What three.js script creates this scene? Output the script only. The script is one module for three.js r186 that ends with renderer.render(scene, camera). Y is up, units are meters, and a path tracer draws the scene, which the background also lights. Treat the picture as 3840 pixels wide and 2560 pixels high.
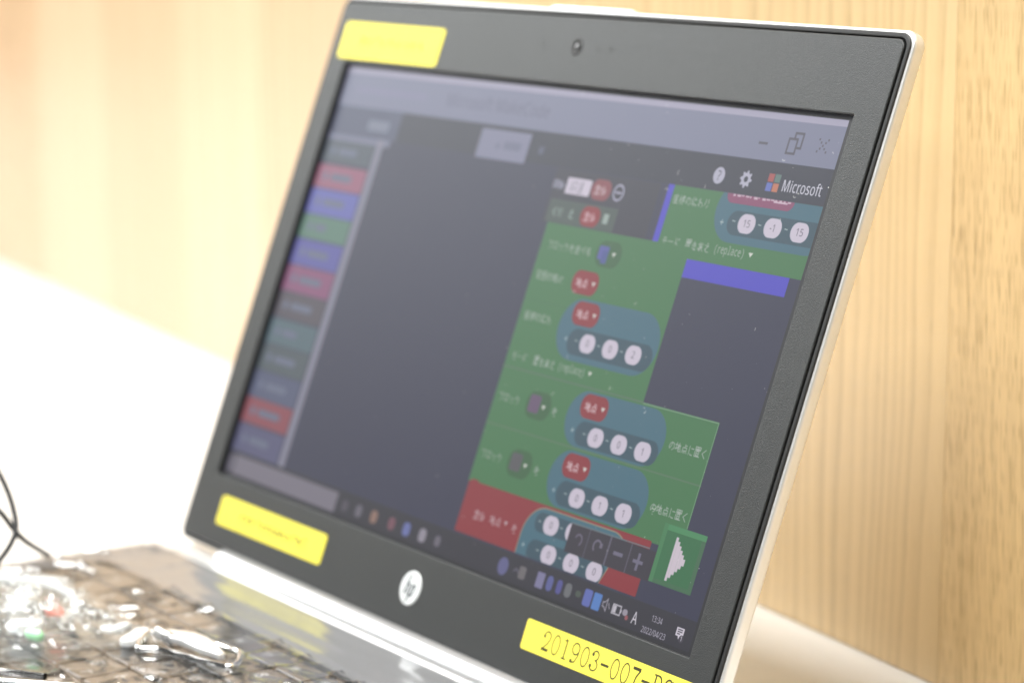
import * as THREE from 'three';
import { RoundedBoxGeometry } from 'three/addons/geometries/RoundedBoxGeometry.js';
import { mergeGeometries } from 'three/addons/utils/BufferGeometryUtils.js';
import { RectAreaLightUniformsLib } from 'three/addons/lights/RectAreaLightUniformsLib.js';

// ---------------------------------------------------------------- camera, light, exposure
RectAreaLightUniformsLib.init();
const scene = new THREE.Scene();
scene.background = new THREE.Color(0x000000);
const camera = new THREE.PerspectiveCamera(15.19, 1024 / 682, 0.05, 20);
camera.position.set(0.71707, 0.26567, 0.48072);
camera.lookAt(0.71707 - 0.81399, 0.26567 - 0.17230, 0.48072 - 0.55474);
camera.focus = 0.753;
camera.userData.fStop = 8.2;
const renderer = new THREE.WebGLRenderer({ antialias: true });
renderer.toneMapping = THREE.LinearToneMapping;
renderer.toneMappingExposure = 1.0;
renderer.shadowMap.enabled = true;
renderer.shadowMap.type = THREE.PCFSoftShadowMap;

const LAMPS = [   // ceiling fittings: x, y, z, width, depth, intensity
  [-2.15, 1.50, 0.86, 1.24, 0.60, 21],
  [0.05, 1.50, 0.45, 1.24, 0.60, 19],
  [0.75, 1.50, 2.10, 1.24, 0.60, 8],
];

// ---------------------------------------------------------------- helpers
let seed = 7;
const rnd = () => { seed = (seed + 0x6d2b79f5) | 0; let t = Math.imul(seed ^ (seed >>> 15), 1 | seed); t = (t + Math.imul(t ^ (t >>> 7), 61 | t)) ^ t; return ((t ^ (t >>> 14)) >>> 0) / 4294967296; };
const hash = (x, y, k = 0) => { let h = Math.imul(x | 0, 374761393) ^ Math.imul(y | 0, 668265263) ^ Math.imul(k | 0, 974634521); h = Math.imul(h ^ (h >>> 13), 1274126177); return ((h ^ (h >>> 16)) >>> 0) / 4294967296; };
const sm = (t) => t * t * (3 - 2 * t);
function vn(x, y, k = 0) {            // value noise 0..1
  const ix = Math.floor(x), iy = Math.floor(y), fx = sm(x - ix), fy = sm(y - iy);
  const a = hash(ix, iy, k), b = hash(ix + 1, iy, k), c = hash(ix, iy + 1, k), d = hash(ix + 1, iy + 1, k);
  return a + (b - a) * fx + (c - a) * fy + (a - b - c + d) * fx * fy;
}
const fbm = (x, y, k, o = 4) => { let s = 0, a = 0.5, n = 0; for (let i = 0; i < o; i++) { s += a * vn(x, y, k + i); n += a; a *= 0.5; x *= 2.03; y *= 2.03; } return s / n; };
const clamp = THREE.MathUtils.clamp, lerp = THREE.MathUtils.lerp, smooth = THREE.MathUtils.smoothstep;
const enc = (l) => Math.round(255 * clamp(l <= 0.0031308 ? l * 12.92 : 1.055 * Math.pow(l, 1 / 2.4) - 0.055, 0, 1));
function dataTex(w, h, f, srgb) {
  const d = new Uint8Array(w * h * 4), o = [0, 0, 0];
  for (let y = 0; y < h; y++) for (let x = 0; x < w; x++) {
    f(x, y, o); const i = (y * w + x) * 4;
    for (let c = 0; c < 3; c++) d[i + c] = srgb ? enc(o[c]) : Math.round(255 * clamp(o[c], 0, 1));
    d[i + 3] = 255;
  }
  const t = new THREE.DataTexture(d, w, h, THREE.RGBAFormat);
  t.wrapS = t.wrapT = THREE.RepeatWrapping; t.magFilter = THREE.LinearFilter; t.minFilter = THREE.LinearMipmapLinearFilter; t.generateMipmaps = true;
  if (srgb) t.colorSpace = THREE.SRGBColorSpace;
  t.needsUpdate = true;
  return t;
}
function canvasTex(w, h, draw) {
  const c = document.createElement('canvas'); c.width = w; c.height = h;
  draw(c.getContext('2d'), w, h);
  const t = new THREE.CanvasTexture(c); t.colorSpace = THREE.SRGBColorSpace; t.anisotropy = 8;
  return t;
}
const std = (o) => new THREE.MeshPhysicalMaterial(o);
const lin = (r, g, b) => new THREE.Color().setRGB(r, g, b);
const used = {};
function numbered(n) { used[n] = (used[n] ?? -1) + 1; return used[n] ? `${n}_${String(used[n]).padStart(3, '0')}` : n; }
function mesh(name, geo, mat, parent) {
  const m = new THREE.Mesh(geo, mat); m.name = parent === scene ? numbered(name) : name;
  m.castShadow = m.receiveShadow = true; parent.add(m); return m;
}
function thing(name, label, category, pos, group) {
  const g = new THREE.Group(); g.name = numbered(name); g.position.set(...pos); scene.add(g);
  g.userData = { label, category }; if (group) g.userData.group = group;
  return g;
}
function tag(o, label, category, group) { o.userData = { label, category }; if (group) o.userData.group = group; return o; }
const rrect = (x0, y0, x1, y1, r, P = THREE.Shape) => {
  const s = new P();
  s.moveTo(x0 + r, y0); s.lineTo(x1 - r, y0); s.absarc(x1 - r, y0 + r, r, -Math.PI / 2, 0); s.lineTo(x1, y1 - r); s.absarc(x1 - r, y1 - r, r, 0, Math.PI / 2);
  s.lineTo(x0 + r, y1); s.absarc(x0 + r, y1 - r, r, Math.PI / 2, Math.PI); s.lineTo(x0, y0 + r); s.absarc(x0 + r, y0 + r, r, Math.PI, Math.PI * 1.5);
  return s;
};
const tube = (pts, r, seg = 120, rad = 12, closed = false) => new THREE.TubeGeometry(new THREE.CatmullRomCurve3(pts.map((p) => new THREE.Vector3(...p)), closed, 'centripetal'), seg, r, rad, closed);

// ---------------------------------------------------------------- the setting: table and wood wall
const laminate = dataTex(512, 512, (x, y, o) => { const n = 0.80 + 0.025 * (fbm(x / 90, y / 90, 3) - 0.5) + 0.02 * (hash(x, y, 4) - 0.5); o[0] = n; o[1] = n * 0.985; o[2] = n * 0.955; }, true);
laminate.repeat.set(2, 2);
const table = mesh('table_top', new RoundedBoxGeometry(3.9, 0.03, 1.75, 3, 0.004), std({ map: laminate, roughness: 0.42 }), scene);
table.position.set(-1.10, -0.015, 0.45); table.rotation.y = 0;
table.userData.kind = 'structure';

const WALL_ANGLE = THREE.MathUtils.degToRad(-7.293), WALL_Z = -0.12405;
const wall = new THREE.Group(); wall.name = 'wall'; wall.userData.kind = 'structure';
wall.position.set(0, 0, WALL_Z); wall.rotation.y = WALL_ANGLE; scene.add(wall);
const TW = 0.16, TH = 0.64;         // metres covered by one wood texture
function woodTex(kind, k) {
  return dataTex(1024, 1024, (px, py, o) => {
    const x = (px / 1024) * TW * 1000, y = (py / 1024) * TH * 1000;   // mm
    let d = 0;
    if (kind === 'plain') {
      const wx = x + 22 * (fbm(x / 60 + 5, y / 300, k) - 0.5) + 5.0 * (fbm(x / 20, y / 90, k + 9) - 0.5);
      const ring = wx / 7.6 + 2.2 * vn(wx / 30, 0.3, k + 2);
      const fr = ring - Math.floor(ring), id = Math.floor(ring), depth = 0.35 + 0.65 * hash(id, 3, k);
      d += 0.33 * depth * Math.pow(fr, 2.4) * smooth(1 - fr, 0, 0.12);
      d += 0.07 * (fbm(x / 9, y / 160, k + 20, 3) - 0.5) + 0.035 * (vn(x / 1.1, y / 45, k + 30) - 0.5);
      const p = vn(x / 0.7, y / 11, k + 41); d += 0.16 * smooth(p, 0.80, 0.97) * Math.pow(fr, 1.5);
    } else {
      const xs = x + y * 0.055 + 2 * (fbm(x / 40, y / 120, k + 3) - 0.5);
      d += 0.13 * (fbm(xs / 11, y / 210, k, 3) - 0.5) + 0.10 * (vn(xs / 2.1, y / 60, k + 5) - 0.5);
      const p = vn(xs / 0.42, y / 5.5, k + 8), q = vn(xs / 0.75, y / 12, k + 14);
      d += 0.25 * smooth(p, 0.52, 0.92) + 0.18 * smooth(q, 0.62, 0.95);
    }
    d += 0.05 * (vn(x / 0.35, y / 3, k + 50) - 0.5);
    const s = 1 - d, w = clamp(d, 0, 0.4);
    o[0] = 0.74 * s; o[1] = (0.548 - 0.10 * w) * s; o[2] = (0.345 - 0.18 * w) * s;
  }, true);
}
const woods = [woodTex('plain', 100), woodTex('quarter', 230), woodTex('plain', 370), woodTex('quarter', 480)];
const boardMats = woods.map((t) => [[0.91, 0.90, 0.75], [0.88, 0.85, 0.67], [1, 0.98, 0.99], [0.93, 0.89, 0.87], [0.92, 0.85, 0.80]].map((c) => std({ map: t, color: lin(...c.map((v) => Math.min(v, 1))), roughness: 0.33, specularIntensity: 1, clearcoat: 0.45, clearcoatRoughness: 0.28, bumpMap: t, bumpScale: 0.00012 })));
mesh('backing', new THREE.BoxGeometry(4.0, 1.5, 0.03), std({ color: lin(0.25, 0.16, 0.08), roughness: 0.9 }), wall).position.set(-1.2, 0.74, -0.037);
{
  const cuts = [[-1.62, 2, 0], [-1.47, 1, 1], [-1.33, 0, 0], [-1.19, 3, 4], [-1.06, 1, 4], [-0.925, 2, 2], [-0.785, 0, 3], [-0.640, 2, 2], [-0.515, 0, 3], [-0.39, 3, 2], [-0.265, 1, 0], [-0.135, 2, 0], [-0.035, 0, 0], [0.108, 1, 1], [0.252, 0, 0], [0.395, 3, 1], [0.53, 2, 0], [0.67]];
  for (let i = 0; i + 1 < cuts.length; i++) {
    const w = cuts[i + 1][0] - cuts[i][0] - 0.0001, g = new THREE.BoxGeometry(w, 1.42, 0.018), p = g.attributes.position, uv = g.attributes.uv;
    for (let j = 0; j < p.count; j++) uv.setXY(j, (p.getX(j) + w / 2) / TW, (p.getY(j) + 0.71 + i * 0.17) / TH);
    const b = mesh('board', g, boardMats[cuts[i][1]][cuts[i][2]], wall);
    b.position.set(cuts[i][0] + w / 2 + 0.00005, 0.7105, -0.009 + (hash(i, 5) - 0.5) * 0.0002);
  }
}

// the white painted side wall of the room, which the varnished boards and the matt screen mirror
const side = new THREE.Group(); side.name = 'side_wall'; side.userData.kind = 'structure'; side.position.set(-3.35, 0, 1.85); scene.add(side);
mesh('painted_wall', new THREE.BoxGeometry(0.1, 1.5, 5.2), std({ color: lin(0.84, 0.84, 0.83), roughness: 0.8 }), side).position.y = 1.45;
mesh('added_wainscot', new THREE.BoxGeometry(0.11, 1.43, 5.2), std({ color: lin(0.16, 0.11, 0.06), roughness: 0.6 }), side).position.y = -0.02;  // dark lower band, added so the lid mirrors less haze towards its bottom
{   // unseen window, added to brighten bezel and screen towards the upper left
  const wz = -0.45, wy = 1.27, ww = 1.25, wh = 0.88, fm = std({ color: lin(0.8, 0.8, 0.79), roughness: 0.4 });
  const bar = (h, d, y, z) => mesh('added_window_frame', new THREE.BoxGeometry(0.05, h, d), fm, side).position.set(0.072, wy + y, wz + z);
  bar(0.05, ww + 0.1, wh / 2 + 0.025, 0); bar(0.05, ww + 0.1, -wh / 2 - 0.025, 0); bar(wh, 0.05, 0, ww / 2 + 0.025); bar(wh, 0.05, 0, -ww / 2 - 0.025); bar(wh, 0.04, 0, 0);
  mesh('added_window_pane', new THREE.BoxGeometry(0.006, wh, ww), std({ color: lin(0.5, 0.5, 0.5), roughness: 0.1, emissive: lin(0.92, 0.97, 1), emissiveIntensity: 3 }), side).position.set(0.056, wy, wz);
  const l = new THREE.RectAreaLight(new THREE.Color().setRGB(0.92, 0.97, 1), 3.5, ww, wh); l.name = 'added_window_light'; l.position.set(0.0625, wy, wz); l.rotation.y = -Math.PI / 2; side.add(l);
}

// ---------------------------------------------------------------- ceiling lamps
const housingMat = std({ color: lin(0.75, 0.75, 0.74), roughness: 0.5 });
const lampLabels = ['white ceiling lamp panel above the table end, beside the side wall', 'white ceiling lamp panel straight above the laptop', 'white ceiling lamp panel over the room in front of the table'];
LAMPS.forEach(([x, y, z, w, d, power], i) => {
  const g = thing('ceiling_lamp', lampLabels[i], 'lamp', [x, y, z], 'ceiling lamp panels');
  mesh('housing', new RoundedBoxGeometry(w + 0.06, 0.06, d + 0.06, 2, 0.008), housingMat, g).position.y = 0.04;
  mesh('lamp_diffuser', new THREE.BoxGeometry(w, 0.008, d), std({ color: lin(0.8, 0.8, 0.8), roughness: 0.6, emissive: lin(1, 0.97, 0.92), emissiveIntensity: 2 }), g).position.y = 0.004;
  const l = new THREE.RectAreaLight(new THREE.Color().setRGB(0.985, 1, 0.995), power, w, d);
  l.name = 'lamp_light'; l.position.y = -0.004; l.rotation.x = -Math.PI / 2; g.add(l);
});

// ---------------------------------------------------------------- laptop
const C = new THREE.Vector3(0, 0.123, 0), TILT = THREE.MathUtils.degToRad(20.82);
const BASE = new THREE.Vector3(0, 0, 0.15);
const laptop = thing('laptop', 'silver and black laptop, lid open, with block coding on its screen and three yellow stickers', 'laptop', [0, 0, 0.15]);
const lidM = new THREE.Matrix4().makeTranslation(C.x - BASE.x, C.y - BASE.y, C.z - BASE.z).multiply(new THREE.Matrix4().makeRotationX(-TILT));
const onLid = (g) => g.applyMatrix4(lidM);
const inBase = (g) => g.translate(-BASE.x, -BASE.y, -BASE.z);
const mm = 0.001;
const silver = std({ color: lin(0.78, 0.78, 0.77), metalness: 0.6, roughness: 0.34 });
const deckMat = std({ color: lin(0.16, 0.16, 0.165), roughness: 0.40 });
const grain = dataTex(512, 512, (x, y, o) => { const P = 512; const tile = (s, k) => { // tileable value noise
    const n = P / s, fx = x / s, fy = y / s, ix = Math.floor(fx), iy = Math.floor(fy), u = sm(fx - ix), v = sm(fy - iy), h = (a, b) => hash(((a % n) + n) % n, ((b % n) + n) % n, k);
    return lerp(lerp(h(ix, iy), h(ix + 1, iy), u), lerp(h(ix, iy + 1), h(ix + 1, iy + 1), u), v); };
  const v = 0.55 * tile(8, 11) + 0.3 * tile(4, 12) + 0.15 * tile(2, 13); o[0] = o[1] = o[2] = smooth(v, 0.2, 0.8); }, false);
grain.repeat.set(1 / 0.0125, 1 / 0.0125);
const grainCol = dataTex(256, 256, (x, y, o) => { const v = 0.86 + 0.28 * (hash(x, y, 71) - 0.5); o[0] = v; o[1] = v; o[2] = v; }, false);
grainCol.repeat.set(1 / 0.06, 1 / 0.06);
const bezelMat = std({ color: lin(0.020, 0.022, 0.022), ior: 1.55, roughness: 0.42, map: grainCol, bumpMap: grain, bumpScale: 0.000034 });
const rubber = std({ color: lin(0.012, 0.012, 0.012), roughness: 0.55 });

// lid shell: silver, with an opening lip along the middle of its top edge
{
  const s = new THREE.Shape(), X = 0.1632, T = 0.1112, B = -0.1122, r = 0.0055, lip = 0.0011;
  s.moveTo(-X + 0.003, B); s.lineTo(X - 0.003, B); s.absarc(X - 0.003, B + 0.003, 0.003, -Math.PI / 2, 0); s.lineTo(X, T - r); s.absarc(X - r, T - r, r, 0, Math.PI / 2);
  s.lineTo(0.026, T); s.bezierCurveTo(0.024, T, 0.0235, T + lip, 0.021, T + lip); s.lineTo(-0.021, T + lip); s.bezierCurveTo(-0.0235, T + lip, -0.024, T, -0.026, T);
  s.lineTo(-X + r, T); s.absarc(-X + r, T - r, r, Math.PI / 2, Math.PI); s.lineTo(-X, B + 0.003); s.absarc(-X + 0.003, B + 0.003, 0.003, Math.PI, Math.PI * 1.5);
  s.holes.push(rrect(-0.1612, -0.1102, 0.1612, 0.1092, 0.004, THREE.Path));
  const back = new THREE.ExtrudeGeometry(rrect(-0.1626, -0.1116, 0.1626, 0.1106, 0.005), { depth: 0.0014, bevelEnabled: true, bevelThickness: 0.0003, bevelSize: 0.0003, bevelOffset: -0.0003, bevelSegments: 2, curveSegments: 12 });
  back.translate(0, 0, -0.0052);
  const g = new THREE.ExtrudeGeometry(s, { depth: 0.0019, bevelEnabled: true, bevelThickness: 0.0015, bevelSize: 0.0009, bevelOffset: -0.0009, bevelSegments: 5, curveSegments: 16 });
  g.translate(0, 0, -0.0046);
  mesh('lid_shell', onLid(mergeGeometries([g, back])), silver, laptop);
}
{
  const outer = rrect(-0.1622, -0.1118, 0.1622, 0.1099, 0.0048), hole = rrect(-0.1606, -0.1102, 0.1606, 0.1083, 0.0034, THREE.Path);
  outer.holes.push(hole);
  const g = new THREE.ExtrudeGeometry(outer, { depth: 0.0008, bevelEnabled: true, bevelThickness: 0.0005, bevelSize: 0.0005, bevelOffset: -0.0005, bevelSegments: 4, curveSegments: 14 });
  g.translate(0, 0, -0.0018);
  mesh('gasket', onLid(g), rubber, laptop);
}
const bezel = (() => {
  const outer = rrect(-0.1602, -0.1098, 0.1602, 0.1079, 0.0032), hole = rrect(-0.14775, -0.08375, 0.14775, 0.08375, 0.0003, THREE.Path);
  outer.holes.push(hole);
  const g = new THREE.ExtrudeGeometry(outer, { depth: 0.0016, bevelEnabled: true, bevelThickness: 0.0004, bevelSize: 0.0004, bevelOffset: -0.0004, bevelSegments: 3, curveSegments: 14 });
  g.translate(0, 0, -0.0020);
  return mesh('bezel', onLid(g), bezelMat, laptop);
})();

// camera eye, microphone holes and badge on the bezel
{
  const ring = new THREE.LatheGeometry([[0.0016, -0.0009], [0.0019, 0.0001], [0.0026, 0.00025], [0.0031, 0.0001], [0.0032, -0.0004]].map((p) => new THREE.Vector2(...p)), 40);
  ring.rotateX(Math.PI / 2); ring.translate(0.0008, 0.0972, 0);
  mesh('camera_ring', onLid(ring), rubber, bezel);
  const eye = new THREE.SphereGeometry(0.0032, 32, 12, 0, Math.PI * 2, 0, 0.62); eye.rotateX(Math.PI / 2); eye.translate(0.0008, 0.0972, -0.0028);
  mesh('camera_lens', onLid(eye), std({ color: lin(0.02, 0.02, 0.022), roughness: 0.12, clearcoat: 1, clearcoatRoughness: 0.05 }), bezel);
  for (const [x, r] of [[0.0206, 0.00075], [-0.0193, 0.0007], [0.0137, 0.0004]]) {
    const h = new THREE.LatheGeometry([[0.00001, -0.0006], [r * 0.8, -0.0005], [r, 0.00006], [r * 1.25, 0.00003]].map((p) => new THREE.Vector2(...p)), 20); h.rotateX(Math.PI / 2); h.translate(x, 0.0971, 0.00002);
    mesh('microphone_hole', onLid(h), rubber, bezel);
  }
  const logo = canvasTex(256, 256, (c) => {
    c.fillStyle = '#e9ecec'; c.fillRect(0, 0, 256, 256);
    c.strokeStyle = '#4a5054'; c.lineWidth = 19; c.lineCap = 'butt'; c.lineJoin = 'round';
    const L = (...p) => { c.beginPath(); c.moveTo(p[0], p[1]); for (let i = 2; i < p.length; i += 2) c.lineTo(p[i], p[i + 1]); c.stroke(); };
    L(112, 26, 64, 182); L(92, 106, 116, 98, 122, 112, 101, 182);                                       // h
    L(160, 98, 118, 232); L(158, 104, 184, 98, 190, 112, 172, 168, 160, 180, 136, 180);               // p
  });
  const disc = new THREE.LatheGeometry([[0.0001, 0.0005], [0.0056, 0.0005], [0.0059, 0.0003], [0.0060, -0.0002]].map((p) => new THREE.Vector2(...p)), 48);
  disc.rotateX(Math.PI / 2); { const p = disc.attributes.position, uv = disc.attributes.uv; for (let i = 0; i < p.count; i++) uv.setXY(i, p.getX(i) / 0.0121 + 0.5, p.getY(i) / 0.0121 + 0.5); }
  disc.translate(0.0008, -0.0963, 0);
  mesh('badge', onLid(disc), std({ map: logo, roughness: 0.22, metalness: 0.15 }), bezel).userData.label = 'round white badge with slanted letters hp';
}

// ---- the picture on the screen, drawn in millimetres from the middle of the panel
const G = {  // rough strokes of the Japanese characters, each pair of digits one point of a 10 x 10 grid
  'の': '52462816235283968869', '地': '0343 2127 0746 5358699997 45838677 6167', '点': '5153 5282 2484 2427 2787 8487 1819 3849 5869 8899', 'に': '2129 5393 485989',
  '置': '1090921210 4042 6062 1393 5254 3474783834 3676 141999', 'く': '712579', 'モ': '2272 1595 42485989', 'ー': '1595', 'ド': '3139 3478 6173 8192', 'き': '2373 1585 416879 275989', '換': '1343 3139 0748 6153 5492 4585 4676 6549 6699',
  'え': '4161 237327 45385979 89', '座': '1292 5051 1217 19 3444 3446 6474 6476 5359 3777 2999', '標': '1444 2129 2407 5292 5383 5387 6165 8185 4696 6649 6979', '終': '3114 1435 3518 3649 0818 6154 5383 5749 6799 7879', 'わ': '3139 1343 1738 3575 8698 79',
  'り': '3127 24 7175 7759', 'ブ': '1272 7278 5949 8192', 'ロ': '2282882822', 'ッ': '2435 4455 7476 7859', 'ク': '3115 3373 7368 39', 'を': '1373 4117 2656 5357 8446 4979', '並': '3142 7162 1393 4348 6368 1537 8567 0999', 'べ': '1643 4388 6273 8193', 'る': '2272 7216 1675 7588 8859 5947',
  '範': '2021 6061 1242 5292 1444 1448 4448 2949 6494 6469 6999', '囲': '1191991911 3373 4347 6367 2575', '始': '2117 0353 4318 5249 7154 5494 6696 6669 6999 9699', 'め': '2228 7248 1848 5494 89', '変': '5051 1292 4147 6167 2335 7386 4718 5788 1999', '数': '2129 0434 1337 5188 6259 9459', '設': '1141 0353 1545 1646 1749 5192 5154 9194 5599 9549', '定': '1292 1214 9294 3474 5459 4668 1829 9969',
  '関': '1191 1119 9199 3343 6373 3575 3777 5558', '繰': '2113 1334 3408 2639 5191 5153 9193 4696 7579', '返': '4191 5159 6387 8358 1213 1517 1999',
};
function jp(c, text, x, y, h, color, w) {   // x left, y middle
  c.strokeStyle = color; c.lineWidth = w; c.lineCap = 'round'; c.lineJoin = 'round';
  let X = x;
  for (const ch of text) {
    if (ch === ' ') { X += h * 0.45; continue; }
    const k = h / 10; c.beginPath();
    for (const s of (G[ch] ?? '').split(' ')) for (let i = 0; i + 1 < s.length; i += 2) { const a = X + (+s[i] + 0.2) * k * 0.92, b = y - h / 2 + (+s[i + 1] + 0.5) * k; i ? c.lineTo(a, b) : c.moveTo(a, b); if (s.length === 2) c.lineTo(a + 0.2, b); }
    c.stroke(); X += h * 0.95;
  }
  return X;
}
const PXM = 2048 / 300;
const screenTex = canvasTex(2048, 1174, (c, W, H) => {
  c.fillStyle = '#1b1b1e'; c.fillRect(0, 0, W, H);
  c.setTransform(PXM, 0, 0, PXM, 150 * PXM, 86 * PXM);     // units mm, y down
  const dark = '#24263f', white = '#bdb4c3', green = '#346a3d', green2 = '#2a5731', teal = '#355f6f', teal2 = '#274654', red = '#7f1a23', purple = '#4039b2', txt = '#98a09a';
  const R = (x0, t1, x1, t0, col, r = 0) => { c.fillStyle = col; c.beginPath(); c.roundRect(x0, -t1, x1 - x0, t1 - t0, r); c.fill(); };
  const L = (col, w, ...p) => { c.strokeStyle = col; c.lineWidth = w; c.beginPath(); c.moveTo(p[0], -p[1]); for (let i = 2; i < p.length; i += 2) c.lineTo(p[i], -p[i + 1]); c.stroke(); };
  const T = (s, x, t, h, col, font = 'sans-serif', align = 'left', sx = 1) => { c.save(); c.translate(x, -t); c.scale(sx, 1); c.fillStyle = col; c.font = `${h}px ${font}`; c.textAlign = align; c.textBaseline = 'middle'; c.fillText(s, 0, 0); c.restore(); };
  const J = (s, x, t, h, col = txt, w = h * 0.085) => jp(c, s, x, -t, h, col, w);
  R(-146.2, 82.3, 144.4, -82.4, dark);
  // window title bar
  R(-146.2, 82.3, 144.4, 66.9, '#70738a'); R(-146.2, 82.3, 144.4, 80.2, '#9793a8');
  T('Microsoft MakeCode', -72, 73.5, 6.6, '#5a5a70', 'sans-serif', 'left', 1.08);
  R(-136, 75, -86, 72.5, '#74748f');
  R(106.9, 72.7, 111.2, 71.9, '#45434f');
  c.strokeStyle = '#45434f'; c.lineWidth = 0.75; c.strokeRect(122.9, -76.6, 3.7, 4.6); R(120.4, 75, 124.4, 70.1, '#70738a'); c.strokeRect(120.6, -74.7, 3.8, 4.6);
  for (const [a, b] of [[0, 0], [1, 1], [2, 2], [3, 3], [4, 4], [0, 4], [1, 3], [3, 1], [4, 0]]) R(133.9 + a * 1.0, 75.9 - b * 0.95, 134.6 + a * 1.0, 75.2 - b * 0.95, '#4d4b59');
  // header
  R(-146.2, 66.9, 144.4, 55.3, '#232636');
  R(-146.2, 66.9, -98, 55.3, '#444a62'); R(-120, 62.5, -105, 58.5, '#6c7285');
  R(-43.4, 65.4, -12.4, 54.6, '#73748c'); T('+', -33, 60, 7, '#55576c'); R(-27.5, 61.5, -17, 58.6, '#62647b');
  R(-6, 61.5, -3, 58.8, '#444a62');
  c.fillStyle = '#a4a2b4'; c.beginPath(); c.arc(92.9, -60.3, 2.75, 0, 7); c.fill(); T('?', 92.9, 60.2, 4.4, '#3d3d4b', 'bold sans-serif', 'center');
  c.save(); c.translate(106.1, -60.3); c.fillStyle = '#a4a2b4'; c.beginPath();
  for (let i = 0; i < 32; i++) { const a = (i / 32) * Math.PI * 2, r = i % 4 < 2 ? 2.85 : 2.1; c[i ? 'lineTo' : 'moveTo'](r * Math.cos(a), r * Math.sin(a)); }
  c.fill(); c.fillStyle = '#232636'; c.beginPath(); c.arc(0, 0, 0.95, 0, 7); c.fill(); c.restore();
  R(116.3, 63.2, 119.0, 60.6, '#9a4644'); R(119.3, 63.2, 122.0, 60.6, '#516b66'); R(116.3, 60.3, 119.0, 57.6, '#5664ab'); R(119.3, 60.3, 122.0, 57.6, '#b0684e');
  T('Microsoft', 123.5, 60.1, 5.0, '#c2c0cc', 'sans-serif', 'left', 0.86);
  // the tool box of block kinds down the left side
  R(-146.2, 55.3, -101, 53.0, '#6b6d84');
  const cats = [[53, 44, '#3f4a55'], [42.9, 33.6, '#8b4f68'], [33.2, 23.0, '#5558a0'], [22.7, 13.2, '#4a7060'], [12.6, 2.4, '#4c4b93'], [2.0, -8.4, '#7a3f66'], [-8.8, -19, '#453f48'], [-19.6, -29.6, '#435a63'], [-30, -40.4, '#3e4a50'], [-40.8, -51.4, '#434a66'], [-51.6, -61.6, '#7e3742'], [-62.2, -73.2, '#484869']];
  for (const [a, b, col] of cats) { R(-146.2, a, -110.5, b, col); const m = (a + b) / 2; R(-141, m + 1.8, -138, m - 1.6, '#5b6179', 1); R(-135.5, m + 1.5, -135.5 + 8 + 9 * hash(a | 0, 3), m - 1.3, '#5a6076', 0.8); }
  R(-109.6, 55.5, -105.2, -73.2, '#777687');
  // the workspace and its blocks
  c.save(); c.beginPath(); c.rect(-105, -55.3, 249.4, 130); c.clip();
  const pill = (x0, t1, x1, t0, col) => R(x0, t1, x1, t0, col, Math.min(x1 - x0, t1 - t0) / 2);
  const num = (s, x, t) => { R(x - 4.05, t + 3.1, x + 4.05, t - 3.1, white, 3.0); T(s, x, t - 0.1, 3.3, '#5d5766', 'sans-serif', 'center'); };
  const vari = (x, t) => { R(x - 7.2, t + 4, x + 7.2, t - 4, red, 3.6); J('地点', x - 5, t, 3.5, '#c2a9ad', 0.36); tri(x + 4.6, t); };
  const tri = (x, t, col = '#c6c6c0') => { c.fillStyle = col; c.beginPath(); c.moveTo(x - 1.05, -t - 0.7); c.lineTo(x + 1.05, -t - 0.7); c.lineTo(x, -t + 0.8); c.fill(); };
  const vec = (x, t, a) => { a.forEach((s, i) => { T('~', x - 6.3 + i * 12.4, t, 3.4, '#a9b6b6', 'sans-serif', 'center'); num(s, x + i * 12.4, t); }); };
  // right-hand group
  R(69.9, 57, 72.9, 36, purple); R(72.9, 57, 150, 32.5, green); R(89.7, 32.5, 139.3, 26.5, purple);
  J('座標の終わり', 74, 51, 3.3);
  pill(96.3, 60, 152, 39.8, teal); R(99.7, 60, 131.6, 52.3, '#7c3b5e', 3); c.fillStyle = '#bda5b4'; for (let i = 0; i < 14; i++) c.fillRect(102.5 + i * 2.0, -55.2, 0.5 + 1.3 * hash(i, 9), 0.35 + 0.4 * hash(i, 8)); R(122, 54.8, 128.5, 54.3, '#bda5b4');
  T('+', 100.9, 46.6, 3.8, '#a9b6b6', 'sans-serif', 'center'); pill(103.5, 50.2, 150, 42.4, teal2); vec(112.7, 46.5, ['15', '-1', '15']);
  J('モード', 74.7, 37.2, 3.2); J('置き換え', 86.6, 37.2, 3.3); T('(replace)', 101.1, 37.0, 3.7, txt, 'monospace', 'left', 0.74); tri(118.8, 37.2);
  // left-hand group
  R(8, 55, 66, 36.2, '#2a2a38');
  J('関数', 8.2, 49.6, 3.4, '#9a99ae', 0.4); R(15.8, 52.5, 29.6, 46.8, white, 0.6); J('繰返', 18, 49.6, 4.2, '#7b7685', 0.4); R(30, 53.4, 41, 46.2, '#7a3941', 3.4); J('変数', 31.8, 49.8, 3.6, '#b59da2', 0.36);
  c.strokeStyle = '#9a99ae'; c.lineWidth = 0.7; c.beginPath(); c.arc(45.2, -49.8, 2.6, 0, 7); c.stroke(); L('#9a99ae', 0.7, 43.8, 49.8, 46.6, 49.8);
  R(9.5, 44.5, 48, 36.4, '#3c4a45'); J('くりかえし', 12, 40.3, 3.4, '#8fa09a', 0.4); R(28.4, 43.9, 39.4, 36.9, red, 3.4); J('変数', 30.4, 40.3, 3.5, '#bf9fa4', 0.36); J('回', 41, 40.5, 3.4, txt); R(41.2, 42.2, 44, 38.8, '#8b9a94', 0.3);
  R(11.6, 36.2, 89.7, 9, green); R(11.6, 9, 89.7, -14.6, green); R(11.6, -14.6, 127.9, -55.4, green);
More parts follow.
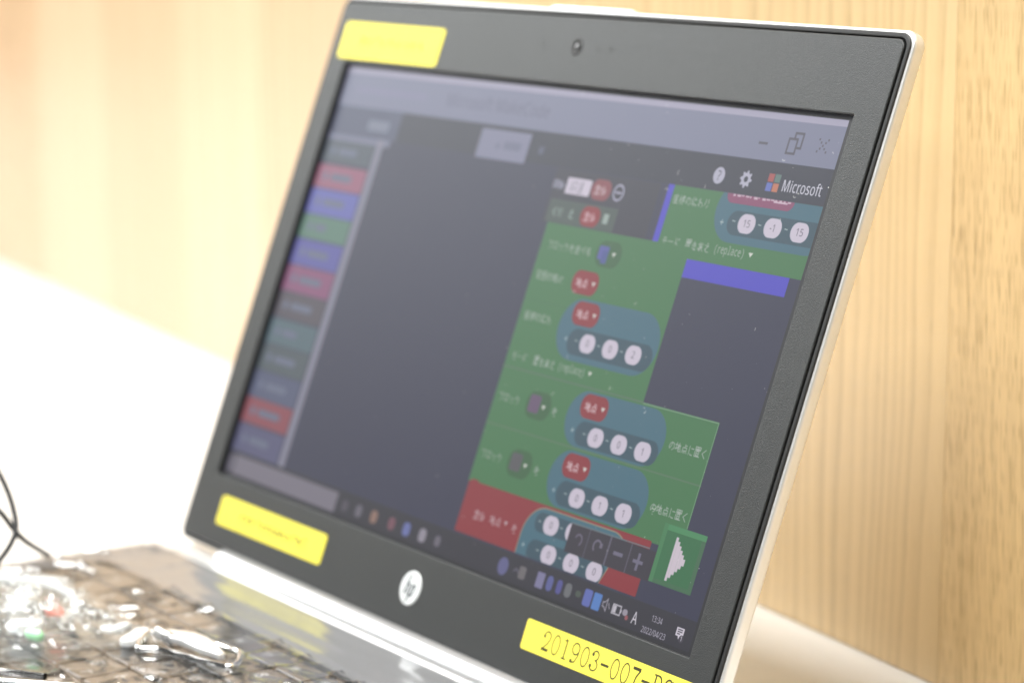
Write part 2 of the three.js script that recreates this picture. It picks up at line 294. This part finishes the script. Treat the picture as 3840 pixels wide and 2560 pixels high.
  L('#4a6650', 0.5, 11.6, -14.6, 89.7, -14.6); L('#4a6a4e', 0.5, 11.6, -34.6, 127.9, -34.6); L('#6a8f6e', 0.35, 90, -14.9, 127.6, -14.9); L('#6a8f6e', 0.3, 127.6, -15, 127.6, -48);
  J('ブロックを並べる', 15.4, 29.0, 3.3); R(42.8, 33.6, 56.8, 24.6, green2, 4.4); R(44.2, 31.6, 49.5, 27, '#4a4f95', 0.6); R(46.4, 30.2, 49.5, 25.8, '#3d4a86'); tri(52.6, 29.2);
  J('範囲の始め', 14, 18.2, 3.4); vari(42.1, 18.4);
  J('座標の終わ', 14.4, 4, 3.4); pill(34.8, 13.2, 89.0, -7.6, teal); vari(47.6, 8.3); pill(42, 3.2, 87.5, -5.6, teal2); T('+', 41, -1.2, 3.6, '#9fb0b2', 'sans-serif', 'center'); vec(53, -1.0, ['0', '0', '2']);
  J('モード', 14.5, -10.3, 3.1); J('置き換え', 27.2, -10.3, 3.3); T('(replace)', 41.4, -10.5, 3.7, txt, 'monospace', 'left', 0.74); tri(59, -10.3);
  J('ブロック', 13.8, -24.7, 3.4); R(30.2, -20, 44.2, -29.4, green2, 4.4); R(31.8, -21.4, 38, -27.4, '#584460', 1); tri(40.2, -24.9); J('を', 45.2, -24.9, 3.5);
  pill(53.3, -15.6, 105.4, -34.2, teal); vari(66.5, -20.4); pill(60.5, -25.4, 104, -33.4, teal2); T('+', 58.8, -29.5, 3.6, '#9fb0b2', 'sans-serif', 'center'); vec(71.7, -29.6, ['0', '0', '1']); J('の地点に置く', 107.8, -24.9, 3.3);
  J('ブロック', 13.7, -44.8, 3.4); R(29.8, -40.2, 43.6, -49.6, green2, 4.4); R(31.4, -41.6, 37.6, -47.6, '#4a4a4e', 1); tri(40, -45); J('を', 45.2, -45, 3.5);
  pill(53.6, -35.4, 106, -54.4, teal); vari(66.5, -40.3); pill(60.2, -45.4, 104.4, -53.6, teal2); T('+', 58.6, -49.6, 3.6, '#9fb0b2', 'sans-serif', 'center'); vec(71.5, -49.7, ['0', '1', '1']); J('の地点に置く', 107.8, -44.8, 3.3);
  R(12.2, -54.9, 113.6, -72.7, red, 0.7); R(13.5, -54.3, 17.5, -56, red);
  J('変数', 20.2, -65.2, 3.6, '#b0999d'); J('地点', 29.8, -65.0, 3.6, '#b0999d'); tri(39.1, -64.9, '#b0999d'); J('を', 42.8, -65.3, 3.6, '#b0999d');
  R(48.2, -55.6, 105, -90, '#8a8168', 10.5); R(48.6, -56.0, 104.6, -90, teal, 10.2); pill(54, -57.4, 104, -63.8, teal2); pill(54, -66.4, 96.4, -74, teal2);
  c.restore();
  c.save(); c.beginPath(); c.rect(-105, 40, 249.4, 32.7); c.clip();
  T('~', 56.5, -60.6, 3.4, '#a9b6b6', 'sans-serif', 'center'); num('0', 62.8, -60.6); T('~', 68.5, -60.5, 3.4, '#a9b6b6', 'sans-serif', 'center'); num('0', 75, -60.5); vec(66, -69.8, ['0', '0', '0']); T('+', 51.5, -69.6, 3.6, '#9fb0b2', 'sans-serif', 'center');
  R(96.6, -66.9, 113.6, -72.7, red); c.fillStyle = red; c.beginPath(); c.moveTo(97, 66.9); c.lineTo(94.5, 72.7); c.lineTo(97, 72.7); c.fill(); L('#8a8168', 0.4, 97, -66.9, 94.4, -72.7);
  c.restore();
  R(11.6, -72.7, 117, -73.3, dark);
  // undo, redo and zoom buttons
  R(73.0, -57.6, 117.4, -66.9, '#27222e'); for (const [x, w] of [[83.2, 0.3], [94.3, 0.8], [105, 0.4]]) L('#565263', w, x, -57.6, x, -66.9); L('#5d6a70', 0.4, 73, -57.5, 113.6, -57.2);
  c.strokeStyle = '#5a5366'; c.lineWidth = 0.7; c.beginPath(); c.arc(78.6, 62, 1.7, 3.4, 7.4); c.stroke(); c.strokeStyle = '#635d70'; c.beginPath(); c.arc(88.6, 62, 1.9, 2.2, 6.2); c.stroke(); R(89.8, -60.6, 91.2, -62.2, '#635d70');
  R(97.2, -61.5, 102, -62.7, '#635f74'); R(107.4, -61.8, 112.4, -62.9, '#635f74'); R(109.3, -59.6, 110.5, -65.1, '#635f74');
  // green play button with its stepped white arrow
  R(117.2, -48.3, 137.8, -66.6, '#25633a'); R(117.2, -48.3, 137.8, -50.1, '#3d7f50'); R(117.2, -48.3, 119.1, -66.6, '#397548'); R(136, -50.1, 137.8, -66.6, '#365f41'); R(119.1, -65.2, 137.8, -66.6, '#32603f');
  c.fillStyle = '#c0b4bf'; for (let i = 0; i < 6; i++) c.fillRect(124.3 + i * 1.12, 51.3 + i * 1.15, 1.15, 13.6 - i * 2.3);
  // task bar
  R(-146.2, -73.3, 144.4, -82.4, '#1f1e29'); R(-140.5, -74.6, -63.2, -82.0, '#6d6874');
  R(-145.6, -75, -141.2, -81.4, '#5e5a67');
  const ic = [[-57, '#45404c', 2.4], [-47.4, '#5d5965', 2.6], [-36.9, '#826457', 2.7], [-25, '#6e4450', 2.6], [-15.2, '#5c659c', 2.8], [-4.9, '#85808c', 2.8], [4.7, '#5f5a66', 2.2]];
  for (const [x, col, r] of ic) R(x - r * 0.8, -78.3 + r * 0.85, x + r * 0.8, -78.3 - r * 0.85, col, r * 0.6);
  R(41.6, -75.2, 47.4, -81.2, '#55557f', 2.9); L('#555061', 0.6, 50.5, -78.6, 52, -77.4, 53.5, -78.6); R(53.6, -76, 57.4, -80.2, '#615d60', 0.8);
  R(63.6, -75.6, 67.8, -80.8, '#716e90', 0.5); R(69.3, -75.6, 72.6, -80.6, '#50558c', 1.5); R(74.7, -75.8, 77.6, -80.4, '#494886', 1.2); R(79.2, -75.8, 82.8, -80.4, '#606266', 1.5); R(85, -77, 88, -79, '#3f4a40', 1);
  R(89.4, -75.4, 93.6, -80.8, '#5561a5', 0.8); R(94.3, -75.5, 98.5, -80.9, '#4a74b4', 0.6);
  c.strokeStyle = '#8d8894'; c.lineWidth = 0.42; c.beginPath(); c.moveTo(99.6, 77.4); c.lineTo(100.4, 77.4); c.lineTo(101.6, 76.2); c.lineTo(101.6, 79.9); c.lineTo(100.4, 78.8); c.lineTo(99.6, 78.8); c.closePath(); c.stroke(); L('#8d8894', 0.4, 102.3, -77.2, 103.4, -79);
  c.strokeStyle = '#b3afb8'; c.lineWidth = 0.45; c.strokeRect(104.8, 76.9, 4.0, 2.8); R(105.1, -77.2, 106.6, -79.4, '#b3afb8'); R(108.9, -77.8, 109.4, -78.9, '#b3afb8');
  R(109.9, -77.2, 112.4, -79.2, '#8d8894', 0.9); R(111.6, -78.8, 113.2, -80.3, '#8a4a50', 0.7);
  T('A', 116.3, -78.6, 5.2, '#c6c1ca', 'sans-serif', 'center', 0.86);
  T('13:34', 126.6, -76.2, 2.75, '#aaa5b2', 'sans-serif', 'center', 0.78); T('2022/04/23', 126.6, -80.4, 2.75, '#aaa5b2', 'sans-serif', 'center', 0.84);
  c.fillStyle = '#c6c0cb'; c.beginPath(); c.moveTo(136.5, 76.5); c.lineTo(140.1, 76.5); c.lineTo(140.1, 79.1); c.lineTo(138.7, 79.1); c.lineTo(138.3, 80.1); c.lineTo(137.7, 79.1); c.lineTo(136.5, 79.1); c.fill();
  for (const t of [-77.1, -77.75, -78.4]) R(137.1, t + 0.16, t > -78 ? 139.4 : 138.5, t - 0.16, '#35323e');
  c.fillStyle = '#35323e'; c.beginPath(); c.arc(139.6, 79.7, 1.15, 0, 7); c.fill(); T('1', 139.6, -79.8, 2.2, '#c6c0cb', 'sans-serif', 'center');
});
const dustTex = canvasTex(2048, 1174, (c, W, H) => {
  c.fillStyle = '#1c1c1f'; c.fillRect(0, 0, W, H);
  for (let i = 0; i < 260; i++) { const a = rnd() * W, b = rnd() * H, r = 0.5 + 1.0 * rnd() * rnd(); c.fillStyle = `rgba(235,235,230,${0.35 + 0.6 * rnd()})`; c.beginPath(); c.arc(a, b, r, 0, 7); c.fill(); }
  c.strokeStyle = 'rgba(230,230,225,0.8)'; c.lineWidth = 1.2;
  for (let i = 0; i < 26; i++) { const a = W * (0.45 + 0.55 * rnd()), b = rnd() * H, t = rnd() * 6; c.beginPath(); c.arc(a, b, 3 + 5 * rnd(), t, t + 1 + rnd() * 1.6); c.stroke(); }
});
{
  const g = new THREE.PlaneGeometry(0.300, 0.172); g.translate(0, 0, -0.0020 - 0.00002);
  mesh('screen', onLid(g), std({ map: dustTex, roughness: 0.42, ior: 1.5, specularIntensity: 0.72, emissive: new THREE.Color(1, 1, 1), emissiveMap: screenTex, emissiveIntensity: 1.0 }), laptop).userData.label = 'lit screen showing code blocks in green, red and teal';
}

// yellow label stickers, slightly raised from the bezel
const yellow = '#eee04a';
function glyphs(c, s, x, y, h, w, step) {   // thin mincho-like figures: h tall, each step apart
  c.fillStyle = '#2e2c06'; c.strokeStyle = '#2e2c06'; c.lineCap = 'butt'; c.lineJoin = 'round';
  const el = (cx, cy, rx, ry, a = 0, b = 7, t = w) => { c.lineWidth = t; c.beginPath(); c.ellipse(cx, cy, rx, ry, 0, a, b); c.stroke(); };
  const ln = (t, ...p) => { c.lineWidth = t; c.beginPath(); c.moveTo(p[0], p[1]); for (let i = 2; i < p.length; i += 2) c.lineTo(p[i], p[i + 1]); c.stroke(); };
  const dot = (a, b, r) => { c.beginPath(); c.arc(a, b, r, 0, 7); c.fill(); };
  const q = step * 0.34;
  for (const ch of s) {
    const m = x + step / 2, t = y - h / 2, b = y + h / 2;
    if (ch === '0') el(m, y, q, h / 2);
    if (ch === '1') { ln(w * 1.25, m, t, m, b); ln(w, m - q * 0.7, t + h * 0.12, m, t); ln(w, m - q * 0.7, b, m + q * 0.7, b); }
    if (ch === '2') { el(m, t + h * 0.25, q * 0.95, h * 0.25, Math.PI * 1.02, Math.PI * 2.12); ln(w, m + q * 0.92, t + h * 0.32, m + q * 0.5, t + h * 0.58, m - q, b); ln(w * 1.9, m - q, b - w * 0.8, m + q, b - w * 0.8); ln(w, m + q, b - w, m + q, b - h * 0.14); dot(m - q * 0.85, t + h * 0.26, w * 1.25); }
    if (ch === '3') { el(m - q * 0.1, t + h * 0.24, q * 0.85, h * 0.235, Math.PI * 1.05, Math.PI * 2.5); el(m - q * 0.1, b - h * 0.265, q * 1.05, h * 0.265, -Math.PI / 2, Math.PI * 0.95); dot(m - q * 0.85, t + h * 0.2, w * 1.25); dot(m - q * 0.95, b - h * 0.2, w * 1.25); }
    if (ch === '9') { el(m, t + h * 0.29, q, h * 0.29); ln(w, m + q, t + h * 0.29, m + q * 0.9, t + h * 0.62, m + q * 0.3, b - h * 0.04, m - q * 0.5, b); dot(m - q * 0.7, b - h * 0.05, w * 1.25); }
    if (ch === '7') { ln(w * 2, m - q, t + w * 0.9, m + q * 1.05, t + w * 0.9); ln(w, m - q, t, m - q * 1.05, t + h * 0.13); ln(w * 1.3, m + q, t + w, m + q * 0.2, t + h * 0.45, m - q * 0.15, b); }
    if (ch === '-') ln(w * 1.7, m - q * 1.15, y + h * 0.02, m + q * 1.15, y + h * 0.02);
    if (ch === 'P') { ln(w * 1.4, m - q * 0.55, t, m - q * 0.55, b); ln(w, m - q * 1.1, t, m + q * 0.2, t); ln(w, m - q * 1.1, b, m, b); el(m + q * 0.1, t + h * 0.27, q * 0.95, h * 0.27, -Math.PI / 2, Math.PI / 2, w * 1.2); ln(w, m - q * 0.5, t + h * 0.54, m + q * 0.1, t + h * 0.54); }
    if (ch === 'C') { el(m + q * 0.1, y, q * 1.1, h / 2, Math.PI * 0.28, Math.PI * 1.74, w * 1.2); ln(w, m + q * 1.0, t, m + q * 1.0, t + h * 0.24); }
    x += step;
  }
}
function sticker(s0, t0, s1, t1, tex, label, turn = 0) {
  const w = s1 - s0, h = t1 - t0, sh = rrect(-w / 2, -h / 2, w / 2, h / 2, Math.min(1.3, h * 0.1));
  const g = new THREE.ExtrudeGeometry(sh, { depth: 0.16, bevelEnabled: false, curveSegments: 6 });
  { const p = g.attributes.position, uv = g.attributes.uv; for (let i = 0; i < p.count; i++) uv.setXY(i, p.getX(i) / w + 0.5, p.getY(i) / h + 0.5); }
  g.rotateZ(turn); g.scale(mm, mm, mm); g.translate((s0 + s1) / 2 * mm, (t0 + t1) / 2 * mm, 0.00002);
  mesh('label_sticker', onLid(g), std({ map: tex, roughness: 0.55 }), laptop).userData.label = label;
}
const faint = (k, n) => (c, W, H) => { c.fillStyle = yellow; c.fillRect(0, 0, W, H); c.strokeStyle = '#3a3504'; c.lineWidth = H * 0.075; for (let i = 0; i < n; i++) { const x = W * (0.2 + 0.66 * i / n), y = H * 0.38; c.beginPath(); for (let j = 0; j < 3; j++) { c.moveTo(x + W * 0.04 * hash(i, j, k), y + H * 0.28 * hash(i, j, k + 1)); c.lineTo(x + W * 0.045 * hash(i, j, k + 2), y + H * 0.28 * hash(i, j, k + 3)); } c.stroke(); } };
sticker(-154.3, 85.2, -83.4, 99.7, canvasTex(512, 104, faint(5, 9)), 'yellow sticker above the screen corner beside the camera eye', 0);
sticker(-137.2, -101.6, -58.6, -90.5, canvasTex(512, 72, faint(15, 13)), 'yellow sticker with faint print below the screen, left of the badge', 0.006);
sticker(68.6, -100.2, 155.5, -90.4, canvasTex(1740, 196, (c, W, H) => { c.fillStyle = yellow; c.fillRect(0, 0, W, H); glyphs(c, '201903-007-PC', 196, 96, 122, 10, 103); }), 'yellow sticker printed 201903-007-PC', 0.004);

// hinge barrel
{
  const g = new THREE.CapsuleGeometry(0.0065, 0.249, 8, 40); g.rotateZ(Math.PI / 2); g.translate(0, -0.1155, -0.0035);
  mesh('hinge_barrel', onLid(g), std({ color: lin(0.80, 0.80, 0.80), metalness: 0.92, roughness: 0.34 }), laptop);
}
// base
const DECK = 0.0170, KEYTOP = DECK + 0.0006;
{
  const s = rrect(-0.163, 0.0502, 0.163, 0.2640, 0.009);
  const well = rrect(-0.1445, 0.0800, 0.1445, 0.1935, 0.002, THREE.Path);
  const top = s.clone(); top.holes.push(well);
  const plate = new THREE.ExtrudeGeometry(top, { depth: 0.0014, bevelEnabled: true, bevelThickness: 0.0004, bevelSize: 0.0004, bevelOffset: -0.0004, bevelSegments: 3, curveSegments: 12 });
  plate.rotateX(Math.PI / 2); plate.translate(0, DECK - 0.0004, 0);
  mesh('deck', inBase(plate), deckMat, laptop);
  const fr = rrect(-0.1462, 0.0782, 0.1462, 0.1952, 0.003); fr.holes.push(rrect(-0.1440, 0.0805, 0.1440, 0.1930, 0.0018, THREE.Path));
  const frame = new THREE.ExtrudeGeometry(fr, { depth: 0.0004, bevelEnabled: false }); frame.rotateX(Math.PI / 2); frame.translate(0, DECK + 0.0003, 0);
  mesh('keyboard_frame', inBase(frame), rubber, laptop);
  const body = new RoundedBoxGeometry(0.3255, 0.0118, 0.2330, 5, 0.004); body.translate(0, 0.0030 + 0.0059, 0.1475);
  mesh('base_body', inBase(body), silver, laptop);
  for (const [x, z] of [[-0.14, 0.05], [0.14, 0.05], [-0.14, 0.25], [0.14, 0.25]]) { const f = new THREE.CylinderGeometry(0.006, 0.0065, 0.0034, 24); f.translate(x, 0.0017, z); mesh('foot', inBase(f), rubber, laptop); }
  const pad = new RoundedBoxGeometry(0.100, 0.0008, 0.055, 3, 0.0003); pad.translate(-0.01, DECK + 0.0002, 0.229);
  mesh('touchpad', inBase(pad), std({ color: lin(0.4, 0.4, 0.41), metalness: 0.5, roughness: 0.3 }), laptop);
}
// keys
const ROWS = [
  { z: 0.0872, d: 0.0110, keys: ['esc', 'f1', 'f2', 'f3', 'f4', 'f5', 'f6', 'f7', 'f8', 'f9', 'f10', 'f11', 'f12', 'ins', 'del'].map((k) => [k, 1]) },
  { z: 0.1030, d: 0.0173, keys: [...'E1234567890-^¥'].map((k, i) => [i ? k : '', 1]).concat([['bs', 1]]) },
  { z: 0.1220, d: 0.0173, keys: [['tab', 1.5], ...[...'QWERTYUIOP@['].map((k) => [k, 1]), ['', 1.5]] },
  { z: 0.1410, d: 0.0173, keys: [['caps', 1.75], ...[...'ASDFGHJKL;:]'].map((k) => [k, 1]), ['enter', 1.25]] },
  { z: 0.1600, d: 0.0173, keys: [['shift', 2.25], ...[...'ZXCVBNM,./_'].map((k) => [k, 1]), ['shift', 1.75]] },
  { z: 0.1790, d: 0.0173, keys: [['ctrl', 1.25], ['fn', 1], ['', 1], ['alt', 1], ['', 1], ['', 4], ['', 1], ['', 1], ['alt', 1], ['ctrl', 0.75], ['', 1], ['', 1]] },
];
const CELLS = 16;
const atlas = canvasTex(1024, 512, (c, W, H) => {
  c.fillStyle = '#17181a'; c.fillRect(0, 0, W, H); c.fillStyle = '#dfe3e4'; c.strokeStyle = '#dfe3e4';
  ROWS.forEach((r, j) => r.keys.forEach(([k], i) => { const x = i * 64, y = j * 64; c.font = `${k.length > 1 ? 17 : 25}px sans-serif`; c.fillText(k, x + 10, y + (j ? 30 : 40)); if (j > 0 && k.length === 1) { c.lineWidth = 2.2; c.beginPath(); c.moveTo(x + 40, y + 44); c.lineTo(x + 54, y + 44); c.moveTo(x + 47, y + 38); c.lineTo(x + 43, y + 56); c.stroke(); } }));
});
const keyMat = std({ map: atlas, roughness: 0.28, specularIntensity: 1, clearcoat: 1, clearcoatRoughness: 0.15 });
const KEYS = [];
ROWS.forEach((row, j) => {
  const unit = 0.2850 / row.keys.reduce((a, k) => a + k[1], 0); let x = -0.1425;
  row.keys.forEach(([, w], i) => {
    const kw = w * unit - 0.0016, cx = x + w * unit / 2; x += w * unit;
    const g = new RoundedBoxGeometry(kw, 0.0022, row.d, 2, 0.0006), p = g.attributes.position, uv = g.attributes.uv;
    for (let q = 0; q < p.count; q++) uv.setXY(q, (i + 0.5 + clamp(p.getX(q) / 0.0164, -0.49, 0.49)) / CELLS, 1 - (j + 0.5 + clamp(p.getZ(q) / 0.0164, -0.49, 0.49)) / 8);
    g.translate(cx, KEYTOP - 0.0011, row.z); KEYS.push([cx, row.z, kw / 2, row.d / 2]);
    mesh('key', inBase(g), keyMat, laptop);
  });
});

// ---------------------------------------------------------------- clear film lying over deck and keys
const film = std({ color: lin(1, 1, 1), roughness: 0.13, transmission: 1, thickness: 0, ior: 1.95, specularIntensity: 1, side: THREE.DoubleSide });
const crinkle = (x, z) => {   // metres in and out
  const X = x * 1000, Z = z * 1000; let h = 0;
  if (Z < 79 && X > -120) return 0.00022 * (vn(X / 70, Z / 5, 300) - 0.5) + 0.0001 * (vn(X / 40, Z / 2.5, 299) - 0.5);
  h += 0.00055 * (vn(X / 26, Z / 17, 301) - 0.5) + 0.00030 * (vn(X / 9, Z / 12, 302) - 0.5);
  const ridge = (u, k) => 1 - Math.abs(2 * vn(u[0], u[1], k) - 1);
  const where = smooth(fbm(X / 34, Z / 26, 310, 2), 0.30, 0.58) * (0.55 + 0.45 * smooth(-X, -30, 60));
  h += 0.0027 * where * Math.pow(ridge([X / 11 + Z / 30, Z / 8], 305), 6) + 0.0010 * where * Math.pow(ridge([X / 5, Z / 4.5 + X / 14], 306), 4);
  return h;
};
{
  const nx = 300, nz = 196, x0 = -0.1612, x1 = 0.1612, z0 = 0.0530, z1 = 0.2610, g = new THREE.PlaneGeometry(1, 1, nx, nz), p = g.attributes.position;
  for (let i = 0; i < p.count; i++) {
    const x = lerp(x0, x1, p.getX(i) + 0.5), z = lerp(z0, z1, 0.5 - p.getY(i));
    let key = 0;
    for (const [kx, kz, a, b] of KEYS) { const dx = Math.abs(x - kx) - a, dz = Math.abs(z - kz) - b; if (dx < 0.002 && dz < 0.002) key = Math.max(key, smooth(-Math.max(dx, dz), -0.0016, 0.0004)); }
    const overKeys = z > 0.0795 && z < 0.194 && Math.abs(x) < 0.145;
    const y = (overKeys ? lerp(KEYTOP + 0.00042, KEYTOP + 0.0005, key) : KEYTOP + 0.0003) + 0.0004 + Math.max(-0.00035, crinkle(x, z));
    p.setXYZ(i, x, y, z);
  }
  g.translate(0, -DECK, -0.157); g.computeVertexNormals();
  const m = mesh('plastic_film', g, film, scene); m.position.set(0, DECK, 0.157);
  tag(m, 'clear glossy wrinkled plastic film spread over the laptop keyboard', 'film');
}

// ---------------------------------------------------------------- things lying on the keyboard
const chrome = std({ color: lin(0.9, 0.9, 0.9), metalness: 1, roughness: 0.16 });
const whitePlastic = std({ color: lin(0.85, 0.86, 0.86), roughness: 0.25, clearcoat: 0.6 });
const Y1 = KEYTOP + 0.0016;
{
  const g = thing('badge_clip', 'shiny metal badge clip with wire loop lying on the keyboard', 'clip', [-0.012, Y1, 0.110]);
  const P = [[-23, 125], [-32, 119], [-37, 114], [-32, 109], [-24, 104], [-13, 102], [-6, 101], [0, 100], [6, 103], [11, 107], [12, 110], [8, 112], [-6, 116], [-18, 120]].map(([x, z]) => [x * mm + 0.012, 0.0021, z * mm - 0.110]);
  mesh('wire_loop', tube(P, 0.0011, 160, 12, true), chrome, g);
  const s = new THREE.Shape(); [[-32, 112], [-29, 108.5], [-22, 104.5], [-15, 103.5], [-6, 104.5], [4, 107.5], [4, 109.5], [-6, 111.5], [-16, 112], [-21, 113.5], [-26, 114]].forEach(([x, z], i) => s[i ? 'lineTo' : 'moveTo'](x * mm + 0.012, -(z * mm - 0.110)));
  const pl = new THREE.ExtrudeGeometry(s, { depth: 0.0012, bevelEnabled: true, bevelThickness: 0.0006, bevelSize: 0.0006, bevelOffset: -0.0006, bevelSegments: 3 }); pl.rotateX(-Math.PI / 2); pl.translate(0, 0.0026, 0);
  mesh('jaw_plate', pl, std({ color: lin(0.88, 0.88, 0.88), metalness: 0.6, roughness: 0.3 }), g);
  const sp = []; for (let i = 0; i <= 60; i++) { const a = i / 60 * Math.PI * 2 * 5; sp.push([-0.021 + i / 60 * 0.010, 0.0030 + 0.0017 * Math.sin(a), 0.003 + 0.0017 * Math.cos(a)]); }
  mesh('spring', tube(sp, 0.0005, 200, 8), chrome, g);
}
{
  const a = tube([[-0.052, 0, 0.123], [-0.0495, 0.0006, 0.1245], [-0.0455, 0.0014, 0.1238], [-0.0465, 0.0018, 0.1195], [-0.0485, 0.0012, 0.1170]].map(([x, y, z]) => [x + 0.048, y + 0.0021, z - 0.122]), 0.0019, 60, 14);
  a.scale(1, 0.75, 1);
  tag(mesh('snap_strap', a, whitePlastic, scene), 'short bent white strap piece lying beside the metal clip', 'strap').position.set(-0.048, Y1, 0.122);
  const s = rrect(-0.0082, -0.0026, 0.0082, 0.0026, 0.0024), l = new THREE.ExtrudeGeometry(s, { depth: 0.0012, bevelEnabled: true, bevelThickness: 0.0007, bevelSize: 0.0007, bevelOffset: -0.0007, bevelSegments: 4, curveSegments: 10 });
  l.rotateX(-Math.PI / 2); l.rotateY(-0.85);
  tag(mesh('strap_tab', l, whitePlastic, scene), 'flat white oblong tab between the bent strap and the metal clip', 'tab').position.set(-0.0375, Y1 + 0.0008, 0.1195);
}
{   // crumpled clear bag holding small parts
  const g = thing('plastic_bag', 'crumpled clear plastic bag of small parts lying on the keyboard', 'bag', [-0.085, Y1, 0.140]);
  const bagMat = std({ color: lin(0.97, 0.98, 0.98), roughness: 0.05, transmission: 0.97, thickness: 0, ior: 1.5, side: THREE.DoubleSide });
  for (let layer = 0; layer < 2; layer++) {
    const n = 90, q = new THREE.PlaneGeometry(1, 1, n, n), p = q.attributes.position;
    for (let i = 0; i < p.count; i++) {
      const u = p.getX(i) * 2, v = p.getY(i) * 2, e = Math.max(0, 1 - Math.pow(Math.abs(u), 3.5)) * Math.max(0, 1 - Math.pow(Math.abs(v), 3.5));
      const x = u * 0.046 + 0.004 * (fbm(u * 2, v * 2, 400 + layer) - 0.5) + v * 0.012, z = -v * 0.030 + 0.004 * (fbm(u * 2, v * 2, 410 + layer) - 0.5);
      const r1 = 1 - Math.abs(2 * vn(u * 4 + v, v * 4, 420 + layer) - 1), r2 = 1 - Math.abs(2 * vn(u * 9, v * 9 + u * 3, 430 + layer) - 1);
      p.setXYZ(i, x, 0.0006 + layer * 0.0005 + e * (0.0022 + layer * 0.0022 + 0.0042 * Math.pow(r1, 3) + 0.0018 * r2 * r2), z);
    }
    q.computeVertexNormals();
    mesh('bag_layer', q, bagMat, g);
  }
  mesh('seal_strip', tube([[-0.055, 0.004, 0.028], [-0.03, 0.0075, 0.006], [-0.008, 0.009, -0.012], [0.006, 0.006, -0.017], [0.018, 0.004, -0.012], [0.021, 0.003, -0.006]], 0.0013, 90, 10), std({ color: lin(0.93, 0.94, 0.94), roughness: 0.1, transmission: 0.55, thickness: 0, ior: 1.5 }), g);
}
const bead = (x, y, z, col, label, rx) => { const b = new THREE.CapsuleGeometry(0.0021, 0.0034, 6, 18); b.rotateZ(Math.PI / 2); b.rotateY(rx); const m = mesh('bead', b, std({ color: col, roughness: 0.3, clearcoat: 0.5 }), scene); m.position.set(x, y, z); tag(m, label, 'bead'); };
bead(-0.0705, Y1 + 0.0045, 0.1335, lin(0.85, 0.22, 0.17), 'small red bead on the clear plastic bag', 0.4);
bead(-0.0500, Y1 + 0.0042, 0.1500, lin(0.45, 0.85, 0.52), 'small green bead on the clear plastic bag', 0.3);
{
  const clear = std({ color: lin(0.95, 0.96, 0.96), roughness: 0.08, transmission: 0.7, thickness: 0, ior: 1.5 });
  const part = (name, label, cat, pts, r, pos, mat) => { const m = mesh(name, tube(pts.map(([x, y, z]) => [x - pos[0], y, z - pos[2]]), r, 60, 14), mat, scene); m.position.set(...pos); tag(m, label, cat); };
  part('plastic_tube', 'clear plastic tube lying along the back edge of the bag', 'tube', [[-0.120, 0.006, 0.138], [-0.112, 0.006, 0.130], [-0.103, 0.006, 0.122], [-0.094, 0.006, 0.117]], 0.0026, [-0.107, Y1, 0.127], clear);
  part('metal_rod', 'short shiny metal rod lying between the bag and a longer rod', 'rod', [[-0.034, 0.003, 0.184], [-0.020, 0.003, 0.172], [-0.009, 0.003, 0.1645]], 0.0013, [-0.020, Y1, 0.174], chrome);
  part('metal_rod', 'long shiny metal rod lying on the keys below the badge clip', 'rod', [[-0.030, 0.003, 0.192], [-0.012, 0.003, 0.1775], [0.006, 0.003, 0.1610]], 0.0013, [-0.010, Y1, 0.177], chrome);
  for (const [x, z, a, l] of [[-0.098, 0.133, 0.3, 'small white plastic connector inside the bag, beside the tube'], [-0.085, 0.141, -0.5, 'small white plastic connector in the middle of the bag'], [-0.064, 0.147, 0.8, 'small white plastic connector inside the bag, beside the green bead'], [-0.106, 0.146, 1.2, 'small white plastic connector at the far end of the bag']]) {
    const b = new RoundedBoxGeometry(0.011, 0.0046, 0.0062, 3, 0.0012); b.rotateY(a); const m = mesh('connector', b, whitePlastic, scene); m.position.set(x, Y1 + 0.003, z); tag(m, l, 'connector');
  }
}

// ---------------------------------------------------------------- black cords looping up from the keyboard
const cordMat = std({ color: lin(0.008, 0.009, 0.011), roughness: 0.6 });
{
  const at = [-0.12, DECK + 0.0012, 0.13];
  const P = (a) => a.map(([x, y, z]) => [x * mm - at[0], y * mm - at[1], z * mm - at[2]]);
  const A = [[-160, 22, 176], [-166, 45, 160], [-158, 70, 142], [-149.6, 78.7, 133.9], [-139.3, 71.2, 130.3], [-128.5, 59.5, 127.1], [-124.2, 53.8, 126.1], [-119.5, 48.4, 126.3], [-115.6, 44.4, 127.3], [-113.5, 41.6, 128.6], [-112.1, 37.9, 131.4], [-110.6, 34.0, 135.7], [-108.3, 29.3, 142.8], [-107.5, 24.2, 152.3], [-107, 22, 160]];
  tag(mesh('cord', tube(P(A), 0.0011, 220, 12), cordMat, scene), 'black cord arching high and curving down onto the clear plastic bag', 'cord').position.set(...at);
  const B = [[-152, 21, 180], [-158, 45, 162], [-150, 61, 146], [-142.0, 59.8, 137.8], [-132.0, 53.3, 134.0], [-126.7, 46.7, 128.4], [-127.7, 39.4, 123.1], [-134.1, 33.1, 116.4], [-148.3, 24.2, 104.0], [-153.5, 20.4, 98.5]];
  tag(mesh('cord', tube(P(B), 0.0011, 220, 12), cordMat, scene), 'black cord ending on the edge of the plastic film', 'cord').position.set(...at);
}
renderer.render(scene, camera);
